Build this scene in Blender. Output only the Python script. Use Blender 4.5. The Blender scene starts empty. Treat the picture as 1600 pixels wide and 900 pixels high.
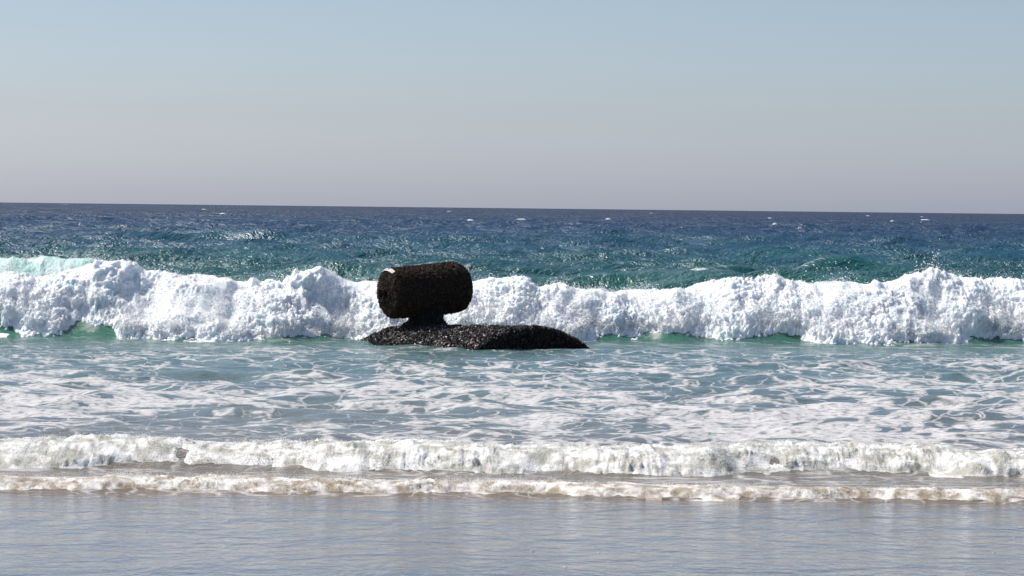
import bpy, math, random
import numpy as np
from mathutils import Vector, Matrix

# ------------------------------------------------------------------ camera, sky, sun, exposure
scene = bpy.context.scene
COL = scene.collection
R = math.radians
F_PX, W_PX = 5000.0, 1600.0          # focal length in photo pixels
CAM_H = 3.08
PITCH = math.atan(125.0 / F_PX)
ROLL = R(0.645)

cam_d = bpy.data.cameras.new('camera')
cam_d.sensor_width = 36.0
cam_d.lens = F_PX / W_PX * 36.0
cam_d.clip_start = 0.5
cam_d.clip_end = 80000.0
cam = bpy.data.objects.new('camera', cam_d)
COL.objects.link(cam)
fwd = Vector((0, math.cos(PITCH), -math.sin(PITCH)))
rt0 = Vector((1, 0, 0)); up0 = rt0.cross(fwd)
rt = rt0 * math.cos(ROLL) + up0 * math.sin(ROLL)
up = up0 * math.cos(ROLL) - rt0 * math.sin(ROLL)
m = Matrix((rt, up, -fwd)).transposed().to_4x4()
m.translation = (0, 0, CAM_H)
cam.matrix_world = m
scene.camera = cam

SUN_EL, SUN_AZ = 50.0, 64.0          # azimuth measured from +Y (out to sea) towards -X (left)
w = bpy.data.worlds.new('World'); scene.world = w; w.use_nodes = True
nt = w.node_tree; nt.nodes.clear()
out = nt.nodes.new('ShaderNodeOutputWorld'); bg = nt.nodes.new('ShaderNodeBackground')
sky = nt.nodes.new('ShaderNodeTexSky'); sky.sky_type = 'NISHITA'; sky.sun_disc = False
sky.sun_elevation = R(SUN_EL); sky.sun_rotation = R(-SUN_AZ)
sky.altitude = 0; sky.air_density = 1.0; sky.dust_density = 1.2; sky.ozone_density = 2.0
# marine haze layer: same all round the horizon, thins out with elevation
tc = nt.nodes.new('ShaderNodeTexCoord'); sep = nt.nodes.new('ShaderNodeSeparateXYZ')
nt.links.new(tc.outputs['Generated'], sep.inputs[0])
tintc = nt.nodes.new('ShaderNodeValToRGB'); nt.links.new(sep.outputs['Z'], tintc.inputs[0])
tint = nt.nodes.new('ShaderNodeMix'); tint.data_type = 'RGBA'; tint.blend_type = 'MULTIPLY'; tint.inputs[0].default_value = 1.0
HAZE = [(0.0, (1.04, 1.17, 1.72)), (.03, (.82, .90, 1.19)), (.07, (.71, .77, .93)), (.35, (.85, .84, .86))]
for i, (p, c) in enumerate(HAZE):
    e = tintc.color_ramp.elements[i] if i < 2 else tintc.color_ramp.elements.new(p)
    e.position = p; e.color = (*c, 1)
nt.links.new(sky.outputs[0], tint.inputs[6]); nt.links.new(tintc.outputs[0], tint.inputs[7])
nt.links.new(tint.outputs[2], bg.inputs[0]); nt.links.new(bg.outputs[0], out.inputs[0])
bg.inputs[1].default_value = 0.102

sun_d = bpy.data.lights.new('sun', 'SUN'); sun_d.energy = 5.0; sun_d.angle = R(0.53)
sun_d.color = (1.0, 0.955, 0.89)
sun = bpy.data.objects.new('sun', sun_d); COL.objects.link(sun)
sdir = Vector((-math.sin(R(SUN_AZ)) * math.cos(R(SUN_EL)), math.cos(R(SUN_AZ)) * math.cos(R(SUN_EL)), math.sin(R(SUN_EL))))
sun.rotation_euler = sdir.to_track_quat('Z', 'Y').to_euler()
sun.location = sdir * 60
vs = scene.view_settings
vs.view_transform = 'Standard'; vs.look = 'None'; vs.exposure = 0.35; vs.gamma = 1.0
vs.use_curve_mapping = False

# ------------------------------------------------------------------ helpers
rng = np.random.default_rng(11)

def _hash(ix, iy, iz, seed):
    h = (ix.astype(np.int64) * 374761393 + iy.astype(np.int64) * 668265263 + iz.astype(np.int64) * 2147483647 + seed * 974711) & 0xFFFFFFFF
    h = ((h ^ (h >> 13)) * 1274126177) & 0xFFFFFFFF
    h = ((h ^ (h >> 16)) * 2246822519) & 0xFFFFFFFF
    h = h ^ (h >> 15)
    return (h & 0xFFFFFF).astype(np.float32) / float(0x800000) - 1.0

def noise(x, y, z, seed=0):
    """value noise, about -1..1, vectorised"""
    x, y, z = np.broadcast_arrays(np.asarray(x, np.float64), np.asarray(y, np.float64), np.asarray(z, np.float64))
    fx, fy, fz = np.floor(x), np.floor(y), np.floor(z)
    tx, ty, tz = x - fx, y - fy, z - fz
    tx = tx * tx * tx * (tx * (tx * 6 - 15) + 10); ty = ty * ty * ty * (ty * (ty * 6 - 15) + 10); tz = tz * tz * tz * (tz * (tz * 6 - 15) + 10)
    ix, iy, iz = fx.astype(np.int64), fy.astype(np.int64), fz.astype(np.int64)
    r = 0
    for a in (0, 1):
        wx = tx if a else 1 - tx
        for b in (0, 1):
            wy = ty if b else 1 - ty
            for c in (0, 1):
                wz = tz if c else 1 - tz
                r = r + _hash(ix + a, iy + b, iz + c, seed) * wx * wy * wz
    return r

def fbm(x, y, z, seed=0, octv=3):
    s, a = 0, 1.0
    for k in range(octv):
        s = s + a * noise(x * 2 ** k, y * 2 ** k, z * 2 ** k, seed + k * 7); a *= 0.5
    return s

def sstep(a, b, v):
    t = np.clip((v - a) / (b - a), 0, 1)
    return t * t * (3 - 2 * t)

def set_props(o, label=None, category=None, group=None, kind=None):
    for k, v in (('label', label), ('category', category), ('group', group), ('kind', kind)):
        if v: o[k] = v
    return o

def mesh_obj(name, verts, faces, mat, parent=None, smooth=True, attrs=None):
    """verts (n,3), faces (m,3|4) -> one mesh object"""
    verts = np.asarray(verts, np.float32); faces = np.asarray(faces, np.int32)
    me = bpy.data.meshes.new(name)
    k = faces.shape[1]
    me.vertices.add(len(verts)); me.vertices.foreach_set('co', verts.ravel())
    me.loops.add(faces.size); me.loops.foreach_set('vertex_index', faces.ravel())
    me.polygons.add(len(faces))
    me.polygons.foreach_set('loop_start', np.arange(0, faces.size, k, dtype=np.int32))
    me.polygons.foreach_set('use_smooth', np.full(len(faces), smooth))
    for an, av in (attrs or {}).items():
        at = me.attributes.new(an, 'FLOAT', 'POINT'); at.data.foreach_set('value', np.asarray(av, np.float32))
    me.update(calc_edges=True); me.validate()
    me.materials.append(mat)
    o = bpy.data.objects.new(name, me); COL.objects.link(o)
    if parent: o.parent = parent
    return o

def grid_faces(nr, nc, off=0, wrap=False):
    r = np.arange(nr - 1)[:, None]; c = np.arange(nc if wrap else nc - 1)[None, :]
    c2 = (c + 1) % nc
    a = r * nc + c; b = r * nc + c2; d = (r + 1) * nc + c2; e = (r + 1) * nc + c
    return np.stack([a, b, d, e], -1).reshape(-1, 4) + off

OCT_V = np.array([(1, 0, 0), (-1, 0, 0), (0, 1, 0), (0, -1, 0), (0, 0, 1), (0, 0, -1)], float)
OCT_F = np.array([(0, 2, 4), (2, 1, 4), (1, 3, 4), (3, 0, 4), (2, 0, 5), (1, 2, 5), (3, 1, 5), (0, 3, 5)])

def scatter(centres, axes):
    """octahedral grains; axes (n,3,3): rows are the scaled local axes"""
    n = len(centres)
    v = centres[:, None, :] + np.einsum('kj,njd->nkd', OCT_V, axes)
    f = OCT_F[None] + (np.arange(n) * 6)[:, None, None]
    return v.reshape(-1, 3), f.reshape(-1, 3)

TET_V = np.array([(1, 1, 1), (1, -1, -1), (-1, 1, -1), (-1, -1, 1)], float) * .75
TET_F = np.array([(0, 1, 2), (0, 3, 1), (0, 2, 3), (1, 3, 2)])

def scatter_tet(centres, axes):
    n = len(centres)
    v = centres[:, None, :] + np.einsum('kj,njd->nkd', TET_V, axes)
    f = TET_F[None] + (np.arange(n) * 4)[:, None, None]
    return v.reshape(-1, 3), f.reshape(-1, 3)

def rand_axes(n, size, stretch=1.0, lean=None):
    a = rng.normal(size=(n, 3))
    if lean is not None: a = a * 0.8 + lean
    a /= np.linalg.norm(a, axis=1, keepdims=True)
    b = np.cross(a, rng.normal(size=(n, 3))); b /= np.linalg.norm(b, axis=1, keepdims=True)
    c = np.cross(a, b)
    return np.stack([a * (size * stretch)[:, None], b * size[:, None], c * (size * 0.75)[:, None]], 1)

class NT:
    """tiny node-building helper"""
    def __init__(s, name):
        s.mat = bpy.data.materials.new(name); s.mat.use_nodes = True
        s.t = s.mat.node_tree; s.t.nodes.clear()
        s.out = s.t.nodes.new('ShaderNodeOutputMaterial')
    def n(s, typ, **kw):
        nd = s.t.nodes.new(typ)
        for k, v in kw.items(): setattr(nd, k, v)
        return nd
    def put(s, sock, v):
        if isinstance(v, bpy.types.NodeSocket): s.t.links.new(v, sock)
        elif v is not None:
            if hasattr(sock, 'default_value'):
                try: sock.default_value = v
                except Exception: sock.default_value = (*v, 1)
    def math(s, op, a, b=None, c=None, clamp=False):
        nd = s.n('ShaderNodeMath', operation=op, use_clamp=clamp)
        s.put(nd.inputs[0], a); s.put(nd.inputs[1], b); s.put(nd.inputs[2], c)
        return nd.outputs[0]
    def mapr(s, v, a, b, c=0.0, d=1.0, smooth=True):
        nd = s.n('ShaderNodeMapRange', interpolation_type='SMOOTHSTEP' if smooth else 'LINEAR')
        s.put(nd.inputs[0], v)
        for i, q in enumerate((a, b, c, d)): s.put(nd.inputs[i + 1], q)
        return nd.outputs[0]
    def mix(s, f, a, b, blend='MIX'):
        nd = s.n('ShaderNodeMix', data_type='RGBA', blend_type=blend)
        s.put(nd.inputs[0], f); s.put(nd.inputs[6], a if isinstance(a, bpy.types.NodeSocket) else (*a, 1)); s.put(nd.inputs[7], b if isinstance(b, bpy.types.NodeSocket) else (*b, 1))
        return nd.outputs[2]
    def pos(s):
        return s.n('ShaderNodeNewGeometry').outputs['Position']
    def xyz(s, v):
        nd = s.n('ShaderNodeSeparateXYZ'); s.put(nd.inputs[0], v); return nd.outputs
    def vec(s, v, scale=(1, 1, 1), loc=(0, 0, 0)):
        nd = s.n('ShaderNodeMapping'); s.put(nd.inputs[0], v); nd.inputs['Scale'].default_value = scale; nd.inputs['Location'].default_value = loc
        return nd.outputs[0]
    def noise(s, v, scale, detail=3, rough=0.5, dist=0.0, color=False):
        nd = s.n('ShaderNodeTexNoise'); s.put(nd.inputs['Vector'], v)
        nd.inputs['Scale'].default_value = scale; nd.inputs['Detail'].default_value = detail
        nd.inputs['Roughness'].default_value = rough; nd.inputs['Distortion'].default_value = dist
        return nd.outputs[1 if color else 0]
    def voro(s, v, scale, feature='DISTANCE_TO_EDGE'):
        nd = s.n('ShaderNodeTexVoronoi', feature=feature); s.put(nd.inputs['Vector'], v); nd.inputs['Scale'].default_value = scale
        return nd.outputs['Distance']
    def vadd(s, a, b, k=1.0):
        sc = s.n('ShaderNodeVectorMath', operation='SCALE'); s.put(sc.inputs[0], b); sc.inputs['Scale'].default_value = k
        ad = s.n('ShaderNodeVectorMath', operation='ADD'); s.put(ad.inputs[0], a); s.put(ad.inputs[1], sc.outputs[0])
        return ad.outputs[0]
    def bump(s, h, strength, dist, normal=None):
        nd = s.n('ShaderNodeBump'); s.put(nd.inputs['Height'], h)
        s.put(nd.inputs['Strength'], strength); nd.inputs['Distance'].default_value = dist
        if normal is not None: s.put(nd.inputs['Normal'], normal)
        return nd.outputs[0]
    def pbsdf(s, **kw):
        nd = s.n('ShaderNodeBsdfPrincipled')
        for k, v in kw.items(): s.put(nd.inputs[k.replace('_', ' ')], v)
        return nd.outputs[0]
    def done(s, sh):
        s.t.links.new(sh, s.out.inputs[0]); return s.mat

# ------------------------------------------------------------------ materials
def mat_sea():
    t = NT('sea_water'); P = t.pos(); X, Y, Z = t.xyz(P)
    flat = t.n('ShaderNodeCombineXYZ'); t.put(flat.inputs[0], X); t.put(flat.inputs[1], Y); flat = flat.outputs[0]
    # body colour of the water by depth of the sea floor (Y runs out to sea)
    ramp = t.n('ShaderNodeValToRGB'); el = ramp.color_ramp.elements
    stops = [(33.8, (.17, .135, .095)), (38.5, (.15, .135, .11)), (46, (.13, .145, .13)), (60, (.10, .15, .14)), (69, (.075, .135, .125)), (74, (.035, .115, .082)), (150, (.006, .057, .067)),
             (230, (.005, .052, .086)), (420, (.005, .034, .076)), (1200, (.006, .022, .054)), (6000, (.012, .026, .050))]
    lg = t.math('LOGARITHM', Y, 10.0)
    lo, hi = math.log10(30), math.log10(8000)
    t.put(ramp.inputs[0], t.mapr(lg, lo, hi, 0, 1, smooth=False))
    for i, (yy, c) in enumerate(stops):
        p = (math.log10(yy) - lo) / (hi - lo)
        e = el[i] if i < 2 else el.new(p)
        e.position = p; e.color = (*c, 1)
    body = ramp.outputs[0]
    patch = t.noise(t.vec(flat, (.035, .012, 1)), 1.0, 3)
    body = t.mix(t.mapr(patch, .35, .7), body, t.mix(1.0, body, (.72, .80, .92), 'MULTIPLY'))
    # transmitted light painted into the body colour: shoreward faces greener, backs darker and bluer
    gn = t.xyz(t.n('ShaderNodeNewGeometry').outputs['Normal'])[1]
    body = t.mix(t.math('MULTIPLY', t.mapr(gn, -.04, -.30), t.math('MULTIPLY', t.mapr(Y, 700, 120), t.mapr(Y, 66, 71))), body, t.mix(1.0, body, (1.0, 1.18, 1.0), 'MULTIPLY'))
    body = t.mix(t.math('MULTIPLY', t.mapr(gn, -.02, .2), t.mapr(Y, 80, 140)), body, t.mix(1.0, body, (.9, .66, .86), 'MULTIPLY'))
    # lacy foam left on the shallows
    wv = t.noise(flat, .55, 3, .55, color=True)
    wp = t.vadd(flat, wv, 2.2)
    wp2 = t.vadd(wp, t.noise(flat, 2.6, 2, .5, color=True), .45)
    edge = t.voro(t.vec(wp2, (.62, .48, 1)), 1.0)
    fine = t.voro(t.vec(wp2, (1.9, 1.5, 1), (3, 7, 0)), 1.0)
    cover = t.noise(t.vec(flat, (.16, .11, 1), (5, 2, 0)), 1.0, 4, .6)
    amt = t.math('MULTIPLY', t.math('MULTIPLY', t.mapr(Y, 36, 43, .2, 1), t.mapr(Y, 50, 70, 1, .25)), t.mapr(Y, 69, 72, 1, 0))
    width = t.math('MULTIPLY', t.mapr(cover, .28, .76, .0, .235), amt)
    lace = t.math('SUBTRACT', width, edge)
    lace = t.math('MULTIPLY', t.mapr(lace, -.035, .05), t.mapr(Y, 71, 72.5, 1, 0))
    wid2 = t.math('MULTIPLY', t.mapr(cover, .30, .70, -.02, .16), amt)
    lace2 = t.math('MULTIPLY', t.mapr(t.math('SUBTRACT', wid2, fine), -.03, .04), t.mapr(Y, 71, 72.5, 1, 0))
    foam = t.math('MAXIMUM', lace, t.math('MULTIPLY', lace2, .8))
    rag = t.mapr(t.noise(flat, 7.0, 3, .6), .30, .55, .25, 1)
    foam = t.math('MULTIPLY', foam, rag)
    # thin streaks between the two little bores
    st = t.noise(t.vec(flat, (1.2, 3.2, 1)), 1.0, 4, .65, .6)
    st = t.math('MULTIPLY', t.mapr(st, .54, .64), t.math('MULTIPLY', t.mapr(Y, 34.4, 34.9), t.mapr(Y, 37.8, 37.0)))
    foam = t.math('MAXIMUM', foam, t.math('MULTIPLY', st, .7))
    # churned suds at the foot of the breaker
    ft = t.noise(t.vec(flat, (.8, 1.3, 1)), 1.0, 4, .65, .8)
    ft = t.math('MULTIPLY', t.mapr(ft, .50, .66), t.math('MULTIPLY', t.mapr(Y, 69.5, 72.5), t.mapr(Y, 82, 78)))
    foam = t.math('MAXIMUM', foam, t.math('MULTIPLY', ft, .55))
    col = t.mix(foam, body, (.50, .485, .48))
    # ripples: finer near, coarser far
    b1 = t.noise(t.vec(flat, (1.6, 3.4, 1)), 1.0, 4, .6, .3)
    b2 = t.noise(t.vec(flat, (.10, .13, 1)), 1.0, 7, .72, .4)
    b3 = t.noise(t.vec(flat, (.022, .024, 1), (3, 9, 0)), 1.0, 6, .72, .3)
    far = t.mapr(Y, 80, 150)
    h = t.math('ADD', t.math('MULTIPLY', b1, t.mapr(Y, 60, 85, .10, .03)), t.math('MULTIPLY', b2, t.math('MULTIPLY', far, 1.7)))
    h = t.math('ADD', h, t.math('MULTIPLY', b3, t.mapr(Y, 200, 900, 0, 11)))
    nrm = t.bump(h, 1.0, 1.0)
    dif = t.n('ShaderNodeBsdfDiffuse'); t.put(dif.inputs[0], col); t.put(dif.inputs['Normal'], nrm)
    gl = t.n('ShaderNodeBsdfGlossy'); t.put(gl.inputs['Roughness'], t.mapr(Y, 70, 110, .12, .32)); t.put(gl.inputs['Normal'], nrm)
    gl.inputs[0].default_value = (.95, .97, 1, 1)
    fr = t.n('ShaderNodeFresnel'); fr.inputs['IOR'].default_value = 1.333; t.put(fr.inputs['Normal'], nrm)
    # steep wavelets hide their own grazing backs, so the mirror share falls off with distance
    cap = t.mapr(Y, 45, 150, .62, .16)
    f = t.math('MINIMUM', fr.outputs[0], cap)
    f = t.math('MULTIPLY', f, t.math('SUBTRACT', 1.0, t.math('MULTIPLY', foam, .85)))
    mx = t.n('ShaderNodeMixShader'); t.put(mx.inputs[0], f); t.put(mx.inputs[1], dif.outputs[0]); t.put(mx.inputs[2], gl.outputs[0])
    return t.done(mx.outputs[0])

def mat_foam(name, white=(.94, .94, .95), deep=(.56, .76, .77), sss=.08, amount=.42, wet=.25, sc=1.0, lo=.60):
    t = NT(name); P = t.pos()
    n1 = t.noise(P, 1.7 * sc, 4, .6, .4); n2 = t.noise(P, 26 * sc, 3, .7)
    thin = t.mapr(t.math('ADD', n1, t.math('MULTIPLY', n2, .35)), lo, lo + .28)
    col = t.mix(t.math('MULTIPLY', thin, amount), white, deep)
    h = t.math('ADD', t.noise(P, 38 * sc, 3, .7), t.math('MULTIPLY', t.voro(P, 22 * sc, 'F1'), .7))
    nrm = t.bump(h, .9, .03 / sc)
    return t.done(t.pbsdf(Base_Color=col, Roughness=.45, Normal=nrm, Subsurface_Weight=.8, Subsurface_Radius=(.9, 1.0, 1.05),
                          Subsurface_Scale=sss, Specular_IOR_Level=wet))

def mat_spray(name='spray_droplets', c=(.94, .95, .96)):
    t = NT(name)
    d = t.n('ShaderNodeBsdfDiffuse'); d.inputs[0].default_value = (*c, 1)
    tr = t.n('ShaderNodeBsdfTranslucent'); tr.inputs[0].default_value = (*c, 1)
    g = t.n('ShaderNodeBsdfGlossy'); g.inputs['Roughness'].default_value = .2
    m1 = t.n('ShaderNodeMixShader'); m1.inputs[0].default_value = .5
    t.put(m1.inputs[1], d.outputs[0]); t.put(m1.inputs[2], tr.outputs[0])
    m2 = t.n('ShaderNodeMixShader'); m2.inputs[0].default_value = .06
    t.put(m2.inputs[1], m1.outputs[0]); t.put(m2.inputs[2], g.outputs[0])
    return t.done(m2.outputs[0])

def mat_sand():
    t = NT('wet_sand'); P = t.pos(); X, Y, Z = t.xyz(P)
    wet = t.mapr(Y, 4, 13)
    gr = t.noise(P, 9, 5, .7); big = t.noise(t.vec(P, (.25, .6, 1)), 1.0, 3, .55)
    dry = t.mix(gr, (.40, .33, .25), (.50, .43, .34)); wetc = t.mix(big, (.085, .078, .076), (.115, .106, .102))
    col = t.mix(wet, dry, wetc)
    r1 = t.noise(t.vec(P, (4.2, 2.8, 1)), 1.0, 4, .6, .5)
    r2 = t.noise(t.vec(P, (1.3, .8, 1), (4, 1, 0)), 1.0, 3, .5, .5)
    h = t.math('ADD', t.math('MULTIPLY', r1, .035), t.math('MULTIPLY', r2, .085))
    nrm = t.bump(h, .9, 1.0)
    film = t.pbsdf(Base_Color=col, Roughness=t.mapr(wet, 0, 1, .9, .10), Normal=nrm, Specular_IOR_Level=t.mapr(wet, 0, 1, .2, .5), IOR=1.5)
    return t.done(film)

def mat_rust(name, base, top, rough=.75):
    t = NT(name); P = t.pos()
    n = t.noise(P, 6, 5, .7); n2 = t.noise(P, 55, 3, .7)
    col = t.mix(t.mapr(n, .3, .7), base, top)
    col = t.mix(t.mapr(n2, .45, .7, 0, .7), col, (.006, .005, .005))
    nrm = t.bump(t.math('ADD', n2, t.voro(P, 24, 'F1')), .9, .03)
    return t.done(t.pbsdf(Base_Color=col, Roughness=rough, Normal=nrm, Specular_IOR_Level=.25))

def mat_shell(name, dark, mid, pale, rough=.55):
    t = NT(name)
    a = t.n('ShaderNodeAttribute', attribute_name='tint').outputs['Fac']
    r = t.n('ShaderNodeValToRGB'); t.put(r.inputs[0], a); e = r.color_ramp.elements
    e[0].position = 0; e[0].color = (*dark, 1); e[1].position = 1; e[1].color = (*pale, 1)
    q = e.new(.80); q.color = (*mid, 1); q = e.new(.93); q.color = (*[(u + v) / 2 for u, v in zip(mid, pale)], 1)
    return t.done(t.pbsdf(Base_Color=r.outputs[0], Roughness=rough, Specular_IOR_Level=.3))

def mat_plain(name, c, rough=.8):
    t = NT(name); n = t.noise(t.pos(), 30, 4, .7)
    return t.done(t.pbsdf(Base_Color=t.mix(n, [q * .6 for q in c], c), Roughness=rough))

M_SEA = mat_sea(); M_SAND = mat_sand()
M_FOAM = mat_foam('breaker_foam')
M_FOAM_THIN = mat_foam('thin_lip_foam', (.70, .80, .78), (.36, .56, .52), .04, .9, .25, 1.0, .5)
M_BORE = mat_foam('shore_foam', (.84, .83, .80), (.36, .35, .29), .03, .95, .5, 2.2, .52)
M_BORE2 = mat_foam('sandy_shore_foam', (.84, .81, .76), (.30, .23, .15), .02, 1.0, .5, 3.0, .53)
M_SPRAY = mat_spray()
M_BUB = mat_spray('bubble_white', (.90, .89, .87))
M_BOILER = mat_rust('boiler_iron', (.007, .006, .006), (.012, .009, .008))
M_DRUM = mat_rust('drum_rust', (.018, .011, .007), (.030, .017, .010))
M_MUSSEL = mat_shell('mussel_shell', (.005, .0045, .0045), (.052, .036, .032), (.28, .25, .23), .45)
M_DRUMSH = mat_shell('drum_crust', (.007, .005, .003), (.090, .050, .030), (.14, .10, .07), .85)
M_GUANO = mat_plain('bird_droppings', (.62, .58, .53))
M_CAP = mat_plain('whitecap_foam', (.62, .63, .64))

# ------------------------------------------------------------------ wave shapes
def comps(seed, n, lmin, lmax, slope, spread):
    g = np.random.default_rng(seed); L = []
    for i in range(n):
        lam = lmin * (lmax / lmin) ** ((i + g.random()) / n)
        th = g.normal() * spread
        L.append((lam, th, slope * lam / (2 * math.pi) * (.7 + .6 * g.random()), g.random() * 6.283))
    return L
NEAR = comps(3, 26, .45, 5.0, .034, .55)
FAR = comps(5, 46, 1.3, 8.0, .060, .45) + comps(6, 12, 8.0, 17.0, .030, .3) + comps(8, 5, 20.0, 38.0, .016, .2)

def waves(x, y, C, spacing=None):
    z = np.zeros(np.broadcast(x, y).shape)
    for lam, th, a, ph in C:
        k = 2 * math.pi / lam
        q = k * (x * math.sin(th) + y * math.cos(th)) + ph
        wv = np.sin(q); wv = wv + .28 * np.cos(2 * q + math.pi)      # a little peaked
        g = 1.0 if spacing is None else sstep(1.6, 3.2, lam / spacing)
        z = z + a * wv * g
    return z

def interp(px, pts):
    return np.interp(px, [p[0] for p in pts], [p[1] for p in pts])

# the breaker: foot line, crest height along x (metres)
def foot_y(x):
    return 73.6 + .13 * x + .5 * noise(x * .35, 2.2, 0, 31) + .22 * noise(x * 1.3, 5.1, 0, 32)
CREST = [(-40, 1.3), (-20, 1.5), (-12.2, 1.38), (-11, 1.32), (-10, 1.50), (-9.3, 1.60), (-8, 1.50), (-6.4, 1.36), (-4.6, 1.30), (-3.2, 1.24), (-1, 1.20), (.8, 1.22), (2.2, 1.12), (4, 1.16), (6, 1.24), (8, 1.36),
         (9.6, 1.52), (10.6, 1.50), (12.4, 1.44), (20, 1.3), (40, 1.2)]
def crest_z(x):
    return interp(x, CREST) - .17 + .10 * noise(x * 1.1, 0, 0, 41)
# where the smooth green face shows below the foam: raise of the foam's lower edge (0..1)
BARE = [(-40, .3), (-14, .2), (-12.2, .42), (-11.3, .40), (-11.0, .1), (-10.2, .12), (-9.9, .30), (-9.1, .34), (-8.85, .02), (-2, 0), (1.2, .05), (1.9, .26), (4.4, .30), (4.9, .12), (5.4, .26), (6.8, .24), (7.3, .05), (10.6, .04), (11.6, .2), (14, .2), (40, .3)]
def breaker(x, y):
    s = y - foot_y(x); zc = crest_z(x)
    face = sstep(-.5, 2.3, s) ** 1.15
    back = 1 - sstep(2.3, 11.0, s)
    return zc * face * np.where(s > 2.3, back, 1)

def bore1_foot(x): return 36.95 + .04 * x + .25 * noise(x * .5, 1.0, 0, 51) + .12 * noise(x * 1.8, 4.0, 0, 52)
def bore2_foot(x): return 33.95 - .02 * x + .14 * noise(x * .6, 8.0, 0, 53) + .05 * noise(x * 2.4, 9.0, 0, 54)
def bores(x, y):
    s = y - bore1_foot(x); z = (.20 + .03 * noise(x * .9, 3, 0, 55)) * sstep(-.1, .75, s) * (1 - sstep(.9, 5.5, s))
    s = y - bore2_foot(x); z = z + .085 * sstep(-.05, .40, s) * (1 - sstep(.45, 2.0, s))
    return z
def sand_z(y): return (34.0 - y) * .03

def sea_z(x, y, spacing=None):
    near = waves(x, y, NEAR, spacing) * sstep(36.5, 42, y) * (1 - sstep(78, 92, y)) * (1 - .45 * sstep(60, 70, y))
    far = waves(x, y, FAR, spacing) * sstep(80, 120, y)
    z = near + far + breaker(x, y) + bores(x, y)
    return z + .008 - .16 * (1 - sstep(33.55, 33.85, y))

# ------------------------------------------------------------------ the setting: beach and sea
ys = np.concatenate([np.linspace(-60, 8, 20), np.linspace(10, 40, 60), np.linspace(45, 95, 12)])
xs = np.linspace(-70, 70, 90)
Xg, Yg = np.meshgrid(xs, ys)
Zg = np.where(Yg < 0, sand_z(Yg * .4), sand_z(Yg)) + .012 * noise(Xg * .22, Yg * .4, 0, 61)
beach = mesh_obj('beach', np.stack([Xg, Yg, Zg], -1).reshape(-1, 3), grid_faces(len(ys), len(xs)), M_SAND)
set_props(beach, 'smooth wet sand with a thin film of water reflecting the sky', 'beach', kind='structure')

V, Fc, off = [], [], 0
def patch(ys, xr, nc):
    global off
    u = np.linspace(-1, 1, nc)
    Y, U = np.meshgrid(ys, u, indexing='ij'); X = U * xr(Y)
    sp = np.maximum(np.gradient(ys)[:, None] * .55, 2 * xr(Y) / nc)
    Z = sea_z(X, Y, sp)
    V.append(np.stack([X, Y, Z], -1).reshape(-1, 3)); Fc.append(grid_faces(len(ys), nc, off)); off += X.size
patch(np.concatenate([np.linspace(33.4, 44, 180), np.linspace(44.06, 72, 270), np.linspace(72.12, 92, 110)]), lambda y: .25 * y + 3, 350)
patch(np.concatenate([np.geomspace(91.9, 600, 600), np.geomspace(602.5, 2600, 150)]), lambda y: .28 * y + 2, 350)
patch(np.geomspace(2590, 45000, 12), lambda y: .9 * y, 24)
V = np.concatenate(V); V[V[:, 1] > 2580, 2] = 0
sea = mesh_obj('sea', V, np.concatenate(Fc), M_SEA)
set_props(sea, 'open sea, navy at the horizon and teal towards the foam-streaked shallows', 'sea', kind='structure')

# ------------------------------------------------------------------ foam shells on the waves
def normals_of(X, Y, Z):
    P = np.stack([X, Y, Z], -1)
    dr = np.gradient(P, axis=0); dc = np.gradient(P, axis=1)
    n = np.cross(dc, dr); n /= np.linalg.norm(n, axis=-1, keepdims=True) + 1e-9
    return P, n * np.sign(n[..., 2:3] + 1e-9)

def billow(P, s, seed, octv=2):
    r, a = 0, 1.0
    for k in range(octv):
        q = s * 2.1 ** k
        r = r + a * np.abs(noise(P[..., 0] * q, P[..., 1] * q, P[..., 2] * q, seed + k)); a *= .5
    return r

def foam_shell(xs, svals, footf, surf, thick, lean, seed, amps, scale=1.0, squash=.62, grit=.45):
    S, X = np.meshgrid(svals, xs, indexing='ij')
    Y = footf(X) + S
    Z = surf(X, Y)
    P, n = normals_of(X, Y, Z)
    d = n + np.array(lean); d /= np.linalg.norm(d, axis=-1, keepdims=True)
    T = thick(X, S)
    wob = P / scale * np.array([1, .8, squash])
    b = amps[0] * (.6 * billow(wob, 1.15, seed, 2) - .25 + .5 * fbm(wob[..., 0] * .9, wob[..., 1] * .9, wob[..., 2] * .9, seed + 40, 3))
    b2 = amps[1] * (billow(wob, 4.2, seed + 10, 2) - .35)
    b3 = amps[2] * (billow(wob, 12.5, seed + 20, 2) - .35)
    b3 = b3 + amps[2] * grit * (fbm(wob[..., 0] * 21, wob[..., 1] * 21, wob[..., 2] * 21, seed + 60, 2))
    mod = np.clip(.75 + 1.1 * noise(wob[..., 0] * .75, wob[..., 1] * .75, wob[..., 2] * .9, seed + 80) + .5 * noise(wob[..., 0] * 2.3, wob[..., 1] * 2.3, wob[..., 2] * 2.3, seed + 81), .12, 1.7)
    fold = amps[1] * 1.3 * (.5 - np.abs(fbm(wob[..., 0] * 2.3 + .9 * wob[..., 2], wob[..., 1] * 1.6, wob[..., 2] * 1.3 - .5 * wob[..., 0], seed + 90, 2)))
    b2 = b2 * mod + fold; b3 = b3 * mod
    k = np.clip(T / (.12 * scale), 0, 1)
    Q = P + d * (T + k * (b + b2 + b3))[..., None]
    return Q, d, T

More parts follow.
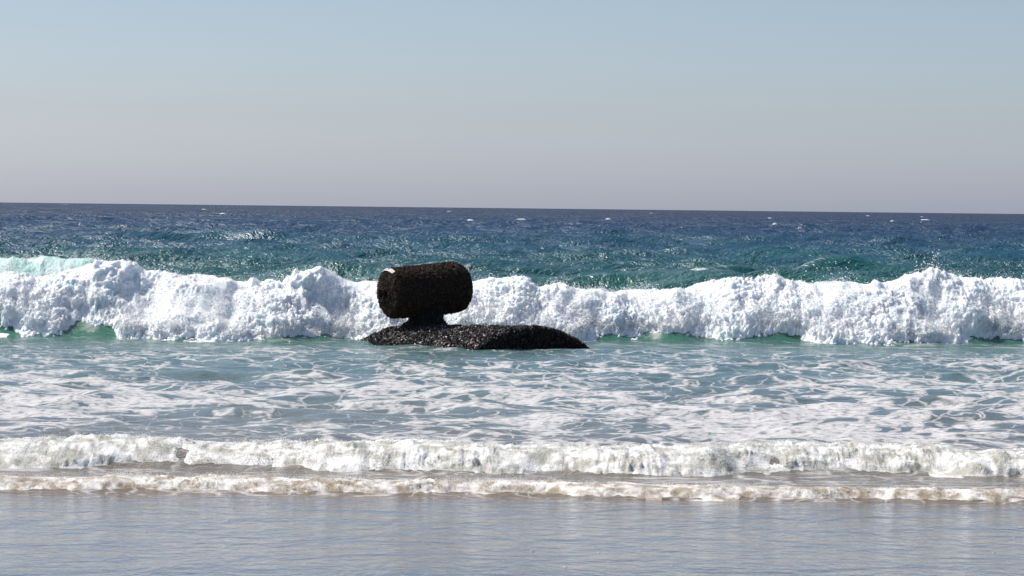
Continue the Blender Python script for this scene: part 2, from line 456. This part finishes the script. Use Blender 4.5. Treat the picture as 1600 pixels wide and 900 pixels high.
xs = np.linspace(-18, 18, 1950)
sv = np.concatenate([np.linspace(-.9, 2.5, 128), np.linspace(2.56, 5.2, 22)])
def th_break(x, s):
    bare = interp(x, BARE)
    e = -.55 + 2.9 * bare * .8 + .16 * noise(x * 2.1, s * 1.2, 0, 71) + .12 * noise(x * 6, s * 4, 0, 72) + .12 * noise(x * 15, s * 11, 0, 75) + .08 * noise(x * 34, s * 25, 0, 76)
    t = .26 * sstep(e, e + 1.1, s) ** .8 * (1 - sstep(2.0, 4.2, s + .6 * noise(x * 1.5, s, 0, 73)))
    for xp, a, wd in ((-9.5, .26, .30), (-9.0, .12, .2), (-6.0, .16, .16), (-4.9, .26, .24), (-4.55, .14, .15), (1.1, .14, .3), (4.0, .14, .16), (8.7, .16, .2), (10.2, .22, .4), (6.3, .12, .12)):
        t = t + a * np.exp(-((x - xp) / wd) ** 2) * np.exp(-((s - 2.0) / .45) ** 2) * (.8 + .5 * noise(x * 9, s * 6, 1, 77))
    return t - .05 + .07 * noise(x * 1.2, s * 1.2, 3, 74) * sstep(e, e + .5, s)
Q, Dn, T = foam_shell(xs, sv, foot_y, lambda x, y: breaker(x, y) + .02, th_break, (0, -.6, .2), 100, (.17, .075, .042))
breaker_o = mesh_obj('breaking_wave', Q.reshape(-1, 3), grid_faces(*Q.shape[:2]), M_FOAM)
set_props(breaker_o, 'tall white breaking wave tumbling in behind the rusted boiler wreck', 'wave', kind='structure')

def spray_on(Q, Dn, T, n, spread, smin, smax, weight, mat, name, parent, upk=.5):
    ok = (T > .06)
    wgt = np.where(ok, weight, 0).ravel(); wgt = wgt / wgt.sum()
    idx = rng.choice(wgt.size, n, p=wgt)
    c = Q.reshape(-1, 3)[idx]; d = Dn.reshape(-1, 3)[idx]
    clump = np.clip(.5 + 1.3 * noise(c[:, 0] * 1.6, c[:, 1] * 1.6, c[:, 2] * 1.6, 200), .05, 1.6)
    dist = rng.exponential(spread, n) * clump
    jit = rng.normal(size=(n, 3)) * .35 * dist[:, None]
    c = c + d * dist[:, None] + jit + np.array([0, 0, upk]) * dist[:, None]
    size = (smin + (smax - smin) * rng.random(n) ** 3) * np.where(dist > spread * 2.2, .75, 1)
    v, f = scatter_tet(c, rand_axes(n, size, 1.5))
    o = mesh_obj(name, v, f, mat, parent)
    o['kind'] = 'stuff'
    return o

Z = Q[..., 2]
top = sstep(.75, 1.35, Z)
spray_on(Q, Dn, T, 105000, .09, .004, .013, 1 - .8 * top, M_SPRAY, 'spray', breaker_o, .3)
edge = np.exp(-((T - .09) / .05) ** 2) * (Z < .75) * np.clip(.4 + noise(Q[..., 0] * 1.3, 0, 0, 211), .05, 1.4)
spray_on(Q, Dn, T, 16000, .07, .005, .017, edge, M_SPRAY, 'foot_spray', breaker_o, .35)
burst = top * np.clip(noise(Q[..., 0] * .9, 0, 0, 210) * 2.2 - .15, .02, 1) ** 1.5
spray_on(Q, Dn, T, 5200, .11, .006, .017, burst, M_SPRAY, 'crest_spray', breaker_o, 1.3)

# the thin pale lip of the next section of the wave, still peeling behind the foam at the far left
xs = np.linspace(-22, -8.6, 420); sv = np.linspace(-1.2, 1.6, 60)
def lip_surf(x, y):
    s = y - 77.6
    return (1.72 - .5 * sstep(-10.8, -8.7, x) + .06 * noise(x * 1.4, 0, 0, 81)) * sstep(-1.8, .3, s) * (1 - sstep(.3, 1.9, s) * .6) - .02
Q2, D2, T2 = foam_shell(xs, sv, lambda x: 77.6 + 0 * x, lip_surf, lambda x, s: .07 + 0 * x - .25 * sstep(-9.3, -8.7, x), (0, -.4, .1), 130, (.10, .07, .035))
lip = mesh_obj('wave', Q2.reshape(-1, 3), grid_faces(*Q2.shape[:2]), M_FOAM_THIN)
set_props(lip, 'pale green translucent wave crest rising behind the tall white breaker', 'wave', kind='structure')
spray_on(Q2, D2, T2 + .2, 2600, .05, .006, .016, np.clip(noise(Q2[..., 0] * 1.2, 0, 0, 220), .05, 1) * sstep(1.3, 1.6, Q2[..., 2]), M_SPRAY, 'spray', lip, 1.0)

# two low bores running up the sand
def bore(name, label, footf, smin, smax, h, seed, amps, mat, bubbles, bsize, ew):
    xs = np.linspace(-9.5, 9.5, 1100); sv = np.linspace(smin, smax, 64)
    def th(x, s):
        e = .02 + ew * noise(x * 1.6, 0, 0, seed) + .03 * noise(x * 7, s * 5, 0, seed + 1) + .03 * noise(x * 19, s * 12, 0, seed + 6)
        lim = smax * (.62 + .25 * noise(x * .9, s * .6, 2, seed + 2))
        return h * sstep(e, e + .25, s) * (1 - sstep(lim * .6, lim, s)) - .22 * h + .2 * h * noise(x * 4, s * 3, 1, seed + 3)
    Qb, Db, Tb = foam_shell(xs, sv, footf, lambda x, y: bores(x, y) + .008, th, (0, -.35, .2), seed + 5, amps, .35, .9, .15)
    o = mesh_obj(name, Qb.reshape(-1, 3), grid_faces(*Qb.shape[:2]), mat)
    set_props(o, label, 'wave', kind='structure')
    spray_on(Qb, Db, Tb * 0 + np.where(Tb > .005, 1, 0), bubbles, .012, bsize * .4, bsize, np.clip(.5 + noise(Qb[..., 0] * 2.2, Qb[..., 1] * 2.2, 0, seed + 9), .08, 2), M_BUB, 'bubbles', o, .5)
    return o
bore('shore_wave', 'low white foaming shore wave on the seaward side of the thin sandy one', bore1_foot, -.25, 4.0, .05, 300, (.07, .017, .018), M_BORE, 40000, .007, .10)
bore('shore_wave', 'thin sandy-brown foam ripple at the edge of the wet sand', bore2_foot, -.12, 1.5, .035, 340, (.035, .014, .016), M_BORE2, 36000, .0055, .02)

# scraps of foam and shell grit left on the wet sand
n = 150
fy = rng.uniform(22, 33.4, n); fx = rng.uniform(-1, 1, n) * (.2 * fy + 1)
sz = .004 + .009 * rng.random(n) ** 3
ax = np.zeros((n, 3, 3)); ax[:, 0, 0] = sz * rng.uniform(1, 2.6, n); ax[:, 1, 1] = sz * rng.uniform(1, 3, n); ax[:, 2, 2] = sz * .2
fv, ff = scatter(np.stack([fx, fy, sand_z(fy) + .012 * noise(fx * .22, fy * .4, 0, 61) + sz * .2], -1), ax)
flecks = mesh_obj('foam_flecks', fv, ff, M_BUB)
set_props(flecks, 'tiny scraps of foam scattered over the wet sand', 'foam', kind='stuff')

# ------------------------------------------------------------------ the wreck
def lathe(profile, nseg):
    """profile [(axial, radius)] along local +X -> verts (rows x seg)"""
    a = np.linspace(0, 2 * math.pi, nseg, endpoint=False)
    t = np.array([p[0] for p in profile])[:, None]; r = np.array([p[1] for p in profile])[:, None]
    return np.stack([t + 0 * a, r * np.cos(a), r * np.sin(a)], -1)

def dense_profile(pts, step):
    o = []
    for (a, b), (c, d) in zip(pts[:-1], pts[1:]):
        n = max(1, int(math.hypot(c - a, d - b) / step))
        o += [(a + (c - a) * i / n, b + (d - b) * i / n) for i in range(n)]
    return o + [pts[-1]]

def frame(axis, centre):
    ax = Vector(axis).normalized(); sd = ax.cross(Vector((0, 0, 1))).normalized(); u = sd.cross(ax)
    return np.array([ax, sd, u]), np.array(centre)

def rough_body(pts, step, nseg, fr, amp, seed, dent=None):
    L = lathe(dense_profile(pts, step), nseg)
    A, c = fr
    Pw = L @ A + c
    dr = np.gradient(Pw, axis=0); dc = np.roll(Pw, -1, 1) - np.roll(Pw, 1, 1)
    n = np.cross(dc, dr); n /= np.linalg.norm(n, axis=-1, keepdims=True) + 1e-9
    cen = (L * np.array([1, 0, 0])).mean((0, 1)) @ A + c
    if (n * (Pw - cen)).sum() < 0: n = -n
    d = amp * (1.2 * noise(*(Pw[..., i] * 1.4 for i in range(3)), seed) + .8 * noise(*(Pw[..., i] * 5 for i in range(3)), seed + 1) + .5 * noise(*(Pw[..., i] * 14 for i in range(3)), seed + 2))
    if dent is not None: d = d + dent(L, Pw)
    return Pw + n * d[..., None], n, L

def encrust(Pw, n, count, smin, smax, mat, name, parent, keep=None, pale=None, stretch=1.7):
    f = grid_faces(Pw.shape[0], Pw.shape[1], wrap=True)
    p = Pw.reshape(-1, 3); nn = n.reshape(-1, 3)
    q = p[f]; area = np.linalg.norm(np.cross(q[:, 2] - q[:, 0], q[:, 3] - q[:, 1]), axis=1)
    c0 = q.mean(1)
    wgt = area * (keep(c0) if keep else 1); wgt /= wgt.sum()
    idx = rng.choice(len(f), count, p=wgt)
    uv = rng.random((count, 2, 1))
    a, b, c, d = (p[f[idx, i]] for i in range(4))
    cc = (a * (1 - uv[:, 0]) + b * uv[:, 0]) * (1 - uv[:, 1]) + (d * (1 - uv[:, 0]) + c * uv[:, 0]) * uv[:, 1]
    nl = nn[f[idx, 0]]
    size = smin + (smax - smin) * rng.random(count) ** 2
    v, ff = scatter(cc + nl * (size * .55)[:, None], rand_axes(count, size, stretch, nl * .9))
    tint = rng.random(count) ** 2.2 * .86
    if pale is not None:
        hit = rng.random(count) < pale(cc); tint = np.where(hit, .9 + .1 * rng.random(count), tint)
    o = mesh_obj(name, v, ff, mat, parent, smooth=False, attrs={'tint': np.repeat(tint, 6)})
    o['kind'] = 'stuff'
    return o

TH = R(36.5)
near_c = np.array((.50, 69.0, .50 - 2.85))
bax = np.array((-math.sin(TH), math.cos(TH), -.029)); bax /= np.linalg.norm(bax)
BL, BR = 4.65, 2.85
wreck = bpy.data.objects.new('boiler_wreck', None); COL.objects.link(wreck)
wreck.location = (-.9, 70.7, -1.2); wreck.empty_display_size = .5
set_props(wreck, 'dark mussel-crusted boiler wreck with a rusty drum on top, half sunk in surf', 'shipwreck')
bpy.context.view_layer.update()

def child(o, parent):
    o.parent = parent
    o.matrix_parent_inverse = Matrix.Translation(-Vector(wreck.location))
    return o
def sub(o, parent):
    o.parent = parent
    return o

frb = frame(bax, near_c)
def bdent(L, Pw):
    # corroded hollow near the water on the lit flank, and a slight sag between the hoops
    g = np.exp(-(((Pw - np.array((-1.98, 69.6, .03))) / np.array((.22, .5, .16))) ** 2).sum(-1))
    sag = np.exp(-((L[..., 0] - 2.55) / .35) ** 2)
    return -.30 * g - .05 * sag
Pb, nb, Lb = rough_body([(.45, .03), (.16, BR * .55), (.06, BR - .16), (.012, BR - .07), (0, BR - .02), (.05, BR), (BL - .06, BR), (BL, BR - .06), (BL + .02, .05)], 0.06, 300, frb, .022, 400, bdent)
boiler = child(mesh_obj('boiler', Pb.reshape(-1, 3), grid_faces(*Pb.shape[:2], wrap=True), M_BOILER), wreck)
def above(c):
    onface = ((c - near_c) @ bax) < .03  # shade of the end face deepened by leaving off most of its mussels
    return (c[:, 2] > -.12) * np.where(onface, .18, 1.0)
def palew(c): return (((c - near_c) @ bax) > .12) * np.clip(.16 - .22 * c[:, 2], .02, .16) * (.5 + .8 * np.clip(noise(c[:, 0] * 3, c[:, 1] * 3, c[:, 2] * 3, 7) + .3, 0, 1))  # pale shells kept off the shaded end face so its colour stays dark
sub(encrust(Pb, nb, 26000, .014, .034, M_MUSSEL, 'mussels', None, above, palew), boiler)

neck_c = np.array((-1.93, 72.15, .17))
frn = frame((0.03, 0, 1), neck_c)
Pn, nn_, Ln = rough_body([(0, .05), (.0, .66), (.10, .62), (.22, .50), (.32, .39), (.42, .345), (.55, .37), (.68, .42), (.72, .05)], .04, 120, frn, .02, 420)
neck = child(mesh_obj('neck', Pn.reshape(-1, 3), grid_faces(*Pn.shape[:2], wrap=True), M_BOILER), wreck)
sub(encrust(Pn, nn_, 1800, .012, .028, M_MUSSEL, 'mussels', None), neck)

DP = R(30)
dax = np.array((math.cos(DP), math.sin(DP), math.tan(R(4.6)))); dax /= np.linalg.norm(dax)
dc = np.array((-1.965, 72.2, 1.205)); DL, DR = 1.93, .56
frd = frame(dax, dc - dax * DL / 2)
def ddent(L, Pw):
    d = 0
    for (v, u, rad, dep) in ((.05, -.02, .085, .22), (-.17, -.03, .095, .22)):
        rr = np.hypot(L[..., 1] - v, L[..., 2] - u); onc = (L[..., 0] < .06)
        d = d + np.where(onc, -dep * np.exp(-(rr / rad) ** 4) + .05 * np.exp(-((rr - rad * 1.35) / (.035)) ** 2), 0)
    return d
Pd, nd_, Ld = rough_body([(-.03, .004), (-.02, DR * .55), (.0, DR - .13), (.035, DR - .055), (.10, DR - .01), (.16, DR), (DL - .22, DR), (DL - .10, DR - .03), (DL - .01, DR - .10), (DL + .07, DR - .22), (DL + .11, DR * .4), (DL + .12, .004)], .03, 200, frd, .012, 440, ddent)
drum = child(mesh_obj('drum', Pd.reshape(-1, 3), grid_faces(*Pd.shape[:2], wrap=True), M_DRUM), wreck)
sub(encrust(Pd, nd_, 13000, .009, .021, M_DRUMSH, 'crust', None, None, None, 1.3), drum)
# bird droppings along the upper rim of the near drum end
mask = (Ld[..., 0] > -.01) & (Ld[..., 0] < .11) & (np.hypot(Ld[..., 1], Ld[..., 2]) > DR - .06)
fg = grid_faces(*Pd.shape[:2], wrap=True)
cen = Pd.reshape(-1, 3)[fg].mean(1); up_ang = np.arctan2(Ld[..., 1], Ld[..., 2]).reshape(-1)[fg[:, 0]]
keepf = mask.reshape(-1)[fg].all(1) & (np.abs(up_ang) < .42 + .25 * noise(cen[:, 0] * 9, cen[:, 1] * 9, cen[:, 2] * 9, 5)) & (noise(cen[:, 0] * 16, cen[:, 1] * 16, cen[:, 2] * 16, 6) > -.25)
gf = fg[keepf]
if len(gf):
    used, inv = np.unique(gf, return_inverse=True)
    gv = Pd.reshape(-1, 3)[used] + nd_.reshape(-1, 3)[used] * .022
    sub(mesh_obj('bird_droppings', gv, inv.reshape(-1, 4), M_GUANO), drum)

# ------------------------------------------------------------------ whitecaps far out
def px_to_sea(px, py, z=.3):
    d = fwd + rt * ((px - 800) / F_PX) + up * ((450 - py) / F_PX)
    k = (z - CAM_H) / d.z
    return d.x * k, d.y * k
caps = [(540, 360, 9), (948, 343, 9), (1445, 343.5, 14), (815, 343, 15), (1220, 353, 7), (1262, 360, 6), (127, 319.5, 9), (315, 327, 8), (350, 334, 8), (320, 347, 7), (1058, 356, 7), (1465, 402, 5), (700, 330, 7),
        (1357, 337, 6), (1425, 338, 6), (1206, 341, 7), (290, 387, 6), (1020, 333, 6), (735, 346, 10), (1404, 346, 6)]
for i, (px, py, wpx) in enumerate(caps):
    cx, cy = px_to_sea(px, py)
    yy = np.linspace(cy * .965, cy * 1.035, 60); cr = sea_z(np.full(60, cx), yy, yy * .0043)
    cy = float(yy[np.argmax(cr - (CAM_H - cr) * 0)]) - .2; wd = .75 * wpx / F_PX * cy
    nx, ny = 26, 9
    U, Vv = np.meshgrid(np.linspace(-1, 1, nx), np.linspace(-1, 1, ny), indexing='xy')
    ht = np.clip(1 - U ** 2, 0, 1) * (1 - Vv ** 2) * (1.0 + .9 * noise(U * 3 + i * 7, Vv * 2, i, 90))
    X = cx + U * wd * .7; Y = cy + Vv * wd * .8 + .2 * wd * U
    sp = np.full(X.shape, max(cy * .0045, .01))
    hz = min(.16, .05 + .0003 * cy)
    Zc = np.maximum(sea_z(X, Y, sp), 0 * X) + hz * ht * 1.2 - .03
    o = mesh_obj('whitecap', np.stack([X, Y, Zc], -1).reshape(-1, 3), grid_faces(ny, nx), M_CAP, sea)

scene.render.resolution_x = 1024; scene.render.resolution_y = 576
